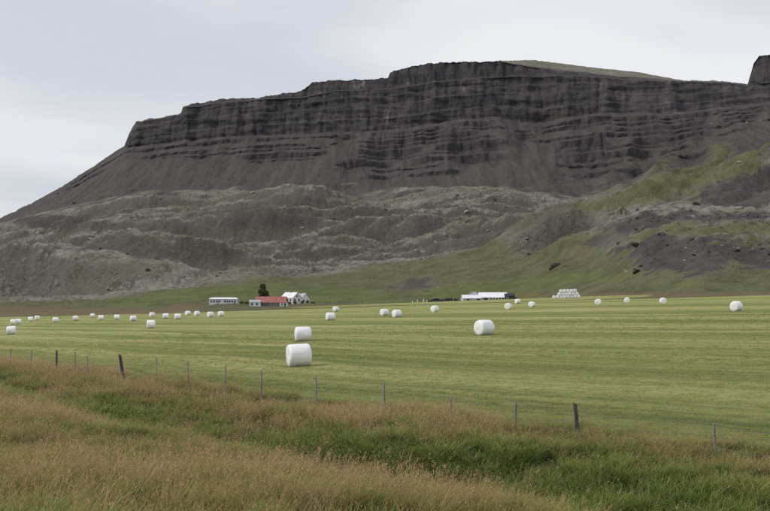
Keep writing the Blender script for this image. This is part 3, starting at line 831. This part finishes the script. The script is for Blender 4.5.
# ------------------------------------------------------------------ tree, shrubs, boulders
bark_m = plain('bark', (0.09, 0.075, 0.06), 0.9, 0.3, 4)
leaf_tree = NT('dark_leaves'); leaf_tree.color(leaf_tree.mix(leaf_tree.noise(leaf_tree.obj(), 1.6, 3), (0.045, 0.058, 0.03), (0.13, 0.14, 0.07))).rough(0.8)
leaf_bush = NT('shrub_leaves'); leaf_bush.color(leaf_bush.mix(leaf_bush.noise(leaf_bush.obj(), 1.6, 3), (0.022, 0.038, 0.014), (0.065, 0.095, 0.03))).rough(0.8)
def foliage(parent, name, centers, n, size, m, rs):
    V = np.zeros((n * 4, 3)); 
    cs = np.array(centers)
    pick = rs.randint(0, len(cs), n)
    dirs = rs.randn(n, 3); dirs /= np.linalg.norm(dirs, axis=1)[:, None]
    rad = rs.rand(n) ** 0.45
    p = cs[pick, :3] + dirs * rad[:, None] * cs[pick, 3:6]
    a = rs.randn(n, 3); a /= np.linalg.norm(a, axis=1)[:, None]
    b = np.cross(a, rs.randn(n, 3)); b /= np.linalg.norm(b, axis=1)[:, None]
    s = size * (0.6 + 0.8 * rs.rand(n))[:, None]
    V[0::4] = p - a * s; V[1::4] = p + b * s * .55; V[2::4] = p + a * s; V[3::4] = p - b * s * .55
    return mesh_obj(name, V, [(4 * i, 4 * i + 1, 4 * i + 2, 4 * i + 3) for i in range(n)], m, parent)
def limb(V, Fc, p, q_, r0_, r1_, ns=7):
    p, q_ = np.array(p, float), np.array(q_, float); ax = q_ - p; ax /= np.linalg.norm(ax)
    s = np.cross(ax, [0.3, 0.9, 0.1]); s /= np.linalg.norm(s); t = np.cross(ax, s); n = len(V)
    for c, r_ in ((p, r0_), (q_, r1_)):
        for j in range(ns):
            a = 2 * math.pi * j / ns; V.append(tuple(c + r_ * (math.cos(a) * s + math.sin(a) * t)))
    Fc += [(n + j, n + (j + 1) % ns, n + ns + (j + 1) % ns, n + ns + j) for j in range(ns)]
rs = np.random.RandomState(5)
x, y, z = at(263, 505)
tr = empty('farm_tree', (x, y, z)); tr.scale = (1.35, 1.35, 1.35); tag(tr, 'dense dark leafy tree standing behind the red roofed barn', 'tree')
V, Fc = [], []
limb(V, Fc, (0, 0, -.3), (.1, 0, 3.0), .28, .2); limb(V, Fc, (.1, 0, 3.0), (-.1, .1, 6.2), .2, .06)
cents = [(0, 0, 3.9, 1.9, 1.9, 2.6), (0, 0, 3.4, 2.1, 2.1, 2.0), (0, 0, 5.4, 1.2, 1.2, 1.6)]
for k in range(16):
    a = rs.rand() * 6.28; zz = rs.uniform(1.6, 6.6); rr = rs.uniform(.5, 1.5) * (1.1 - max(0, zz - 4.0) * .3)
    limb(V, Fc, (0, 0, zz - .9), (rr * math.cos(a), rr * math.sin(a), zz), .09, .03, 5)
    cents.append((rr * math.cos(a), rr * math.sin(a), zz, .9, .9, .85))
mesh_obj('trunk', V, Fc, bark_m, tr)
foliage(tr, 'crown', cents, 5200, .22, leaf_tree.m, rs)
SHRUBS = [(242, 520, 1.3, 'dark shrub in the gap left of the small white annex'), (246.5, 500, 1.6, 'rounded dark shrub touching the left annex of the barn'),
          (290, 500, 1.2, 'green shrub below the bright white roof at barn end'), (295.5, 500, 1.5, 'green shrub below the front gable of the white farmhouse'), (301.5, 505, 1.7, 'green shrub below the rear gabled house'),
          (307.5, 515, 1.4, 'green shrub at the right corner of the rear gabled house'), (313, 525, 1.1, 'rightmost dark green shrub of the left farm'), (235, 528, 1.0, 'low shrub under the right end of the long white house'), (217, 528, 0.9, 'low shrub under the left half of the long white house'),
          (441, 495, 1.2, 'dark shrub between the two parked cars'), (456, 496, 1.5, 'dark shrub between the dark blue car and low shed'), (429.5, 495, 1.1, 'dark shrub behind the rightmost pale post'), (515, 497, 1.2, 'dark shrub right of the dark shed')]
for px, d, h, lab in SHRUBS:
    x, y, z = at(px, d)
    e = empty('shrub', (x, y, z)); tag(e, lab, 'shrub', 'shrubs around the farm buildings')
    V, Fc = [], []; cents = []
    for k in range(6):
        a = rs.rand() * 6.28; r_ = rs.uniform(.2, 1.0) * h * .75
        c = (r_ * math.cos(a), r_ * math.sin(a), h * rs.uniform(.35, .8))
        limb(V, Fc, (0, 0, -.2), c, .04, .015, 5); cents.append((*c, .5 * h, .5 * h, .42 * h))
    mesh_obj('stem', V, Fc, bark_m, e)
    foliage(e, 'foliage', cents, 520, .12, leaf_bush.m, rs)
bould_m = plain('basalt_boulder', (0.055, 0.05, 0.05), 0.95, 0.4, 1.5, 0.5)
def boulder(px, d, s, label, seed):
    x, y, z = at(px, d); r_ = np.random.RandomState(seed); V = []; NS, NRg = 12, 7
    for i in range(NRg):
        f = math.pi * i / (NRg - 1)
        for j in range(NS):
            a = 2 * math.pi * j / NS
            k = s * (1 + .32 * perlin(math.cos(a) * 1.3 + seed, math.sin(a) * 1.3 + f, 7) + .07 * r_.randn())
            V.append((k * math.sin(f) * math.cos(a) * 1.3, k * math.sin(f) * math.sin(a), k * math.cos(f) * .8 + .35 * s))
    Fc = [(i * NS + j, i * NS + (j + 1) % NS, (i + 1) * NS + (j + 1) % NS, (i + 1) * NS + j) for i in range(NRg - 1) for j in range(NS)]
    o = mesh_obj('boulder', V, Fc, bould_m); o.location = (x, y, z); tag(o, label, 'boulder', 'dark boulders on the grassy slope')
boulder(555, 560, 1.7, 'large dark boulder on the green slope above the bale stack', 1)
boulder(551, 557, 1.0, 'smaller dark boulder just left of the large boulder above bale stack', 2)
boulder(559, 562, 0.8, 'smallest dark boulder just right of the large boulder above bale stack', 3)

# ------------------------------------------------------------------ rough grass (stuff): tufts set out on the verge, ditch and banks
def grass_mat(name, c_low, c_high, c_dry, c_seed):
    m = NT(name)
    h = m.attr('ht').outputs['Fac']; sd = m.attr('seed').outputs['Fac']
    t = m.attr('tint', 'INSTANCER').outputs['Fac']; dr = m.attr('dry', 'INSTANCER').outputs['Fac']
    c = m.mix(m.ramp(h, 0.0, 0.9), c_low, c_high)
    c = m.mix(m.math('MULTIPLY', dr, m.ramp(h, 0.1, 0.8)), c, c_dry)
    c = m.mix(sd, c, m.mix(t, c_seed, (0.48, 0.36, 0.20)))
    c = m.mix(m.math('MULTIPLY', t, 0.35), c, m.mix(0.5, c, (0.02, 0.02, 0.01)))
    m.color(c).rough(0.7)
    tr_ = m.n('ShaderNodeBsdfTranslucent'); m.set(tr_.inputs['Color'], c)
    mx = m.n('ShaderNodeMixShader'); mx.inputs[0].default_value = 0.35
    m.t.links.new(m.p.outputs[0], mx.inputs[1]); m.t.links.new(tr_.outputs[0], mx.inputs[2]); m.t.links.new(mx.outputs[0], m.out.inputs['Surface'])
    return m.m
def tuft(seed, nblade, nstem, h0, h1, spread, width, lean, m, seed_heads=True):
    r_ = np.random.RandomState(seed); V, Fc, H, S = [], [], [], []
    def strip(pts, ws, hs, s):
        n = len(V)
        for (p, dirn), w, h in zip(pts, ws, hs):
            V.append(tuple(p - dirn * w)); V.append(tuple(p + dirn * w)); H.extend([h, h]); S.extend([s, s])
        for k in range(len(pts) - 1):
            Fc.append((n + 2 * k, n + 2 * k + 1, n + 2 * k + 3, n + 2 * k + 2))
    for b in range(nblade + nstem):
        stem = b >= nblade
        ang, rad = r_.rand() * 6.283, spread * math.sqrt(r_.rand())
        base = np.array([rad * math.cos(ang), rad * math.sin(ang), -0.05])
        h = r_.uniform(h0, h1) * (1.0 if stem else 0.85)
        la = ang + r_.normal(0, .9); le = abs(r_.normal(lean * (0.4 if stem else 1.0), .10)) * h
        out = np.array([math.cos(la), math.sin(la), 0]) * le + np.array([0.10, -0.02, 0]) * h
        side = np.array([-math.sin(la + r_.normal(0, .7)), math.cos(la), 0]); side /= np.linalg.norm(side)
        w = width * r_.uniform(.7, 1.25) * (0.55 if stem else 1.0)
        segs = 4; pts, ws, hs = [], [], []
        for k in range(segs + 1):
            f = k / segs
            droop = 0.25 * le * f ** 3 if not stem else 0
            pts.append((base + np.array([0, 0, 1]) * h * f * (1 - .12 * f) + out * f ** 1.8 - np.array([0, 0, droop]), side)); ws.append(w * (1 - f ** 2 * .92)); hs.append(f * h / h1)
        strip(pts, ws, hs, 0.0)
        if stem and seed_heads:
            tip = pts[-1][0]; pl = 0.22 * h
            for q_ in range(7):
                f = r_.rand(); c = pts[-2][0] * (1 - f) + tip * f; a2 = r_.rand() * 6.283
                o_ = np.array([math.cos(a2), math.sin(a2), .55 + .4 * r_.rand()]) * pl * .30 * (1.1 - f)
                sdv = np.array([-math.sin(a2), math.cos(a2), 0])
                strip([(c, sdv), (c + o_ * .6, sdv), (c + o_, sdv)], [.0018, .0045, .002], [f, f, f], 1.0)
    me = bpy.data.meshes.new('tuft'); me.from_pydata(V, [], Fc)
    for nm, arr in (('ht', H), ('seed', S)):
        at_ = me.attributes.new(nm, 'FLOAT', 'POINT'); at_.data.foreach_set('value', np.array(arr, np.float32))
    me.materials.append(m); me.update()
    return bpy.data.objects.new('tuft', me)
def tuft_set(name, objs):
    c = bpy.data.collections.new(name)
    for o in objs:
        c.objects.link(o)
    return c
def scatter(name, pts, rot, scl, idx, tint, dry, coll, label, cat):
    me = bpy.data.meshes.new(name); n = len(pts)
    me.vertices.add(n); me.vertices.foreach_set('co', pts.astype(np.float32).reshape(-1))
    for nm, ty, arr, key in (('rot', 'FLOAT_VECTOR', rot, 'vector'), ('scl', 'FLOAT_VECTOR', scl, 'vector'), ('idx', 'INT', idx, 'value'), ('tint', 'FLOAT', tint, 'value'), ('dry', 'FLOAT', dry, 'value')):
        a = me.attributes.new(nm, ty, 'POINT'); a.data.foreach_set(key, np.ascontiguousarray(arr.reshape(-1)))
    me.update()
    o = bpy.data.objects.new(name, me); COL.objects.link(o)
    ng = bpy.data.node_groups.new(name + '_scatter', 'GeometryNodeTree')
    ng.interface.new_socket('Geometry', in_out='INPUT', socket_type='NodeSocketGeometry'); ng.interface.new_socket('Geometry', in_out='OUTPUT', socket_type='NodeSocketGeometry')
    N = ng.nodes.new; L = ng.links.new
    gi, go = N('NodeGroupInput'), N('NodeGroupOutput')
    ci = N('GeometryNodeCollectionInfo'); ci.inputs['Collection'].default_value = coll; ci.inputs['Separate Children'].default_value = True; ci.inputs['Reset Children'].default_value = True
    io = N('GeometryNodeInstanceOnPoints'); io.inputs['Pick Instance'].default_value = True
    m2p = N('GeometryNodeMeshToPoints')
    L(gi.outputs[0], m2p.inputs['Mesh']); L(m2p.outputs[0], io.inputs['Points']); L(ci.outputs[0], io.inputs['Instance'])
    def na(nm, ty):
        n_ = N('GeometryNodeInputNamedAttribute'); n_.data_type = ty; n_.inputs['Name'].default_value = nm; return n_.outputs['Attribute']
    e2r = N('FunctionNodeEulerToRotation'); L(na('rot', 'FLOAT_VECTOR'), e2r.inputs[0]); L(e2r.outputs[0], io.inputs['Rotation'])
    L(na('scl', 'FLOAT_VECTOR'), io.inputs['Scale']); L(na('idx', 'INT'), io.inputs['Instance Index'])
    L(io.outputs[0], go.inputs[0])
    md = o.modifiers.new('scatter', 'NODES'); md.node_group = ng
    o['kind'] = 'stuff'; o['label'] = label; o['category'] = cat
    return o
m_tan = grass_mat('reddish_seeding_grass', (0.13, 0.15, 0.04), (0.39, 0.345, 0.13), (0.67, 0.475, 0.24), (0.56, 0.32, 0.18))
m_green = grass_mat('lush_green_sedge', (0.085, 0.13, 0.03), (0.27, 0.34, 0.075), (0.50, 0.43, 0.15), (0.36, 0.25, 0.13))
m_fine = grass_mat('fine_olive_grass', (0.10, 0.13, 0.034), (0.34, 0.35, 0.095), (0.58, 0.46, 0.19), (0.52, 0.33, 0.18))
m_stub = grass_mat('mown_stubble', (0.18, 0.21, 0.05), (0.38, 0.39, 0.12), (0.60, 0.54, 0.24), (0.2, 0.2, 0.1))
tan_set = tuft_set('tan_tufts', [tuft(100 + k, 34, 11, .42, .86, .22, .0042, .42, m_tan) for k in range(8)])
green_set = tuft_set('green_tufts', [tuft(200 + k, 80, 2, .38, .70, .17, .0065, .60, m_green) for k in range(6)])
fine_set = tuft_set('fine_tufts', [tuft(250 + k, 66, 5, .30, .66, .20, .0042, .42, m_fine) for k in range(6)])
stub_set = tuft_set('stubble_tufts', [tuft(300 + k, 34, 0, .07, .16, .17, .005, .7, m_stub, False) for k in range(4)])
rg = np.random.RandomState(77)
def candidates(n, y0, y1, umax):
    y = np.sqrt(rg.rand(n) * (y1 ** 2 - y0 ** 2) + y0 ** 2); u = (rg.rand(n) * 2 - 1) * umax
    return u * y, y
def band_points(specs, umax=0.52):
    xs, ys, bs = [], [], []
    for (y0, y1, dens, big) in specs:
        n = int(dens * umax * (y1 ** 2 - y0 ** 2)); x, y = candidates(n, y0, y1, umax)
        xs.append(x); ys.append(y); bs.append(np.full(n, big))
    return np.concatenate(xs), np.concatenate(ys), np.concatenate(bs)
x, y, big = band_points([(5, 12, 16, 1.0), (12, 22, 19, 1.0), (22, 36, 12, 1.15), (36, 58, 7, 1.35), (58, 95, 4, 1.7)])
w = wcoord(x, y); a_ = acoord(x, y)
keep = (w < 1.3 + 0.8 * perlin(x / 2.5, y / 2.5, 66)) & (w > -24)
x, y, big, w, a_ = x[keep], y[keep], big[keep], w[keep], a_[keep]
gn = fbm(x / 3.2, y / 3.2, 140, 3); gn2 = fbm(x / 9, y / 9, 150, 2)
ditch = np.exp(-((w + 5.4 + 2.4 * gn2 + 1.0 * gn) / 2.0) ** 2)
rbank = sstep(6, -8, a_ + 0 * w) * sstep(-8.5, -6.5, w) * (1 - sstep(-2.6, -1.0, w))     # lush bank towards the right
near = sstep(21, 11, y) * 0.60
pg = np.clip(0.06 + 0.72 * ditch + 0.34 * rbank + 1.2 * gn + 0.35 * gn2 + 0.3 * near, 0.02, 0.82)
is_g = rg.rand(len(x)) < pg
is_f = (~is_g) & (rg.rand(len(x)) < np.clip(0.54 + near - 1.1 * gn2 + 0.8 * fbm(x / 1.6, y / 1.6, 170, 2), 0.08, 0.92))
zz = ground_z(x, y)
def go(name, sel, nvar, coll, hscale, label, cat, dryv):
    n = sel.sum(); s = (rg.uniform(.75, 1.2, n) * hscale[sel] if hasattr(hscale, '__len__') else rg.uniform(.75, 1.2, n) * hscale)
    b = big[sel]
    scl = np.stack([s * b, s * b, s * np.sqrt(b) ** 0.3], -1).astype(np.float32)
    rot = np.stack([rg.normal(0, .07, n), rg.normal(0, .07, n), rg.normal(0, 0.9, n)], -1).astype(np.float32)
    return scatter(name, np.stack([x[sel], y[sel], zz[sel]], -1), rot, scl, rg.randint(0, nvar, n).astype(np.int32), rg.rand(n).astype(np.float32), dryv[sel].astype(np.float32), coll, label, cat)
dry = np.clip(0.55 + 0.7 * gn2 - 0.5 * gn + rg.normal(0, .2, len(x)), 0, 1)
hs = np.clip(0.95 + 0.35 * gn2 - 0.22 * sstep(-2.5, 0.5, w) * (1 - sstep(6, 24, a_)) + 0.30 * sstep(14, 34, a_) * sstep(-4, -1, w) + 0.18 * gn, .45, 1.35)
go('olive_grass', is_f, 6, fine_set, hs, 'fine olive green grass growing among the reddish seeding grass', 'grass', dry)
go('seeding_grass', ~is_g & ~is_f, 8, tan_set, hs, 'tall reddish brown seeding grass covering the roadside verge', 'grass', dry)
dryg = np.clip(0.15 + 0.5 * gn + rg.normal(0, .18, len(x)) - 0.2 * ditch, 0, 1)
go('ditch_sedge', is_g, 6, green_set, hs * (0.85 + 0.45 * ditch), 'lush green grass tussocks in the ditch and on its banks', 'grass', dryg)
# stubble on the near part of the hay field
x, y, big = band_points([(20, 34, 16, 1.0), (34, 52, 9, 1.3), (52, 80, 4.5, 1.8), (80, 120, 2, 2.4)], 0.5)
w = wcoord(x, y); ring = [(ox + rx_ * 0.72 * math.cos(q_), oy + rx_ * 0.70 * math.sin(q_)) for (ox, oy) in [(o.location.x, o.location.y) for o in list(COL.objects) if o.name.startswith('silage_bale') and o.location.y < 175]
        for q_, rx_ in zip(rg.rand(46) * 6.283, rg.uniform(.9, 1.15, 46))]
x = np.concatenate([x, [p[0] for p in ring]]); y = np.concatenate([y, [p[1] for p in ring]]); big = np.concatenate([big, np.full(len(ring), 1.25)])
w = wcoord(x, y); keep = (w > 0.4) & (w < 140)
x, y, big, w = x[keep], y[keep], big[keep], w[keep]; zz = ground_z(x, y); a_ = acoord(x, y)
sw = perlin(w / 2.4 + 0.4 * perlin(x / 14, y / 14, 9), a_ / 60, 160)
keep = rg.rand(len(x)) < 0.55 + 0.6 * sw + 0.3 * (big == 1.25)
x, y, big, w, zz, sw = x[keep], y[keep], big[keep], w[keep], zz[keep], sw[keep]
allm = np.ones(len(x), bool)
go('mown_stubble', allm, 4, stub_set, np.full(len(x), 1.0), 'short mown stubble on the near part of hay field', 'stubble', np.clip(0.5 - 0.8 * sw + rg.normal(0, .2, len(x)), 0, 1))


# ------------------------------------------------------------------ loose rocks on the slopes (stuff)
rm = NT('lichened_basalt')
rt = rm.attr('tint', 'INSTANCER').outputs['Fac']; rd = rm.attr('dry', 'INSTANCER').outputs['Fac']
rcol = rm.mix(rd, rm.mix(rt, (0.040, 0.036, 0.035), (0.085, 0.076, 0.070)), rm.mix(rt, (0.14, 0.135, 0.11), (0.34, 0.33, 0.29)))
rm.color(rcol).rough(0.95)
def rock_proto(seed):
    r_ = np.random.RandomState(seed); V, Fc = [], []; NS, NG = 7, 5
    for i in range(NG):
        f = math.pi * i / (NG - 1)
        for j in range(NS):
            a = 2 * math.pi * j / NS + .3 * i; k = 1 + .28 * r_.randn() * (0 < i < NG - 1)
            V.append((k * math.sin(f) * math.cos(a) * 1.25, k * math.sin(f) * math.sin(a), .75 * math.cos(f) + .25))
    for i in range(NG - 1):
        for j in range(NS):
            Fc.append((i * NS + j, i * NS + (j + 1) % NS, (i + 1) * NS + (j + 1) % NS, (i + 1) * NS + j))
    me = bpy.data.meshes.new('rock'); me.from_pydata(V, [], Fc); me.materials.append(rm.m); me.update()
    return bpy.data.objects.new('rock', me)
rock_set = tuft_set('rock_shapes', [rock_proto(900 + k) for k in range(6)])
rr_, cc_ = np.where((T > 2.3) & (T < 5.95) & (np.abs(uu)[None, :] < 0.47))
pick = rg.randint(0, len(rr_), 90000); rr_, cc_ = rr_[pick], cc_[pick]
dens = fh[rr_, cc_] * (0.10 + 0.55 * sstep(0.0, 0.45, n2[rr_, cc_] + 0.5 * n4[rr_, cc_])) + 0.85 * kn[rr_, cc_] * scree[rr_, cc_] * sstep(-0.2, 0.4, n4[rr_, cc_]) + 0.05 * (T[rr_, cc_] > 5) * sstep(0, .5, n1[rr_, cc_]) + 0.004
ok = rg.rand(len(rr_)) < dens * 0.62
rr_, cc_ = rr_[ok], cc_[ok]; nrk = len(rr_)
jx, jy = rg.normal(0, 1.2, nrk), rg.normal(0, 1.2, nrk)
rp = np.stack([X[rr_, cc_], D[rr_, cc_], Z[rr_, cc_] - 0.1], -1)
rsz = (0.28 + 0.42 * rg.pareto(3.2, nrk)).clip(.25, 2.0)
rsc = np.stack([rsz * rg.uniform(.8, 1.4, nrk), rsz * rg.uniform(.8, 1.3, nrk), rsz * rg.uniform(.6, 1.0, nrk)], -1).astype(np.float32)
rrot = np.stack([rg.normal(0, .3, nrk), rg.normal(0, .3, nrk), rg.rand(nrk) * 6.28], -1).astype(np.float32)
pale_ = (rg.rand(nrk) < 0.55 - 0.25 * (kn[rr_, cc_] > .5) - 0.35 * (T[rr_, cc_] > 5)).astype(np.float32)
scatter('loose_rocks', rp, rrot, rsc, rg.randint(0, 6, nrk).astype(np.int32), rg.rand(nrk).astype(np.float32), pale_, rock_set, 'loose dark and lichen grey rocks strewn over the hummocky slopes', 'rocks')
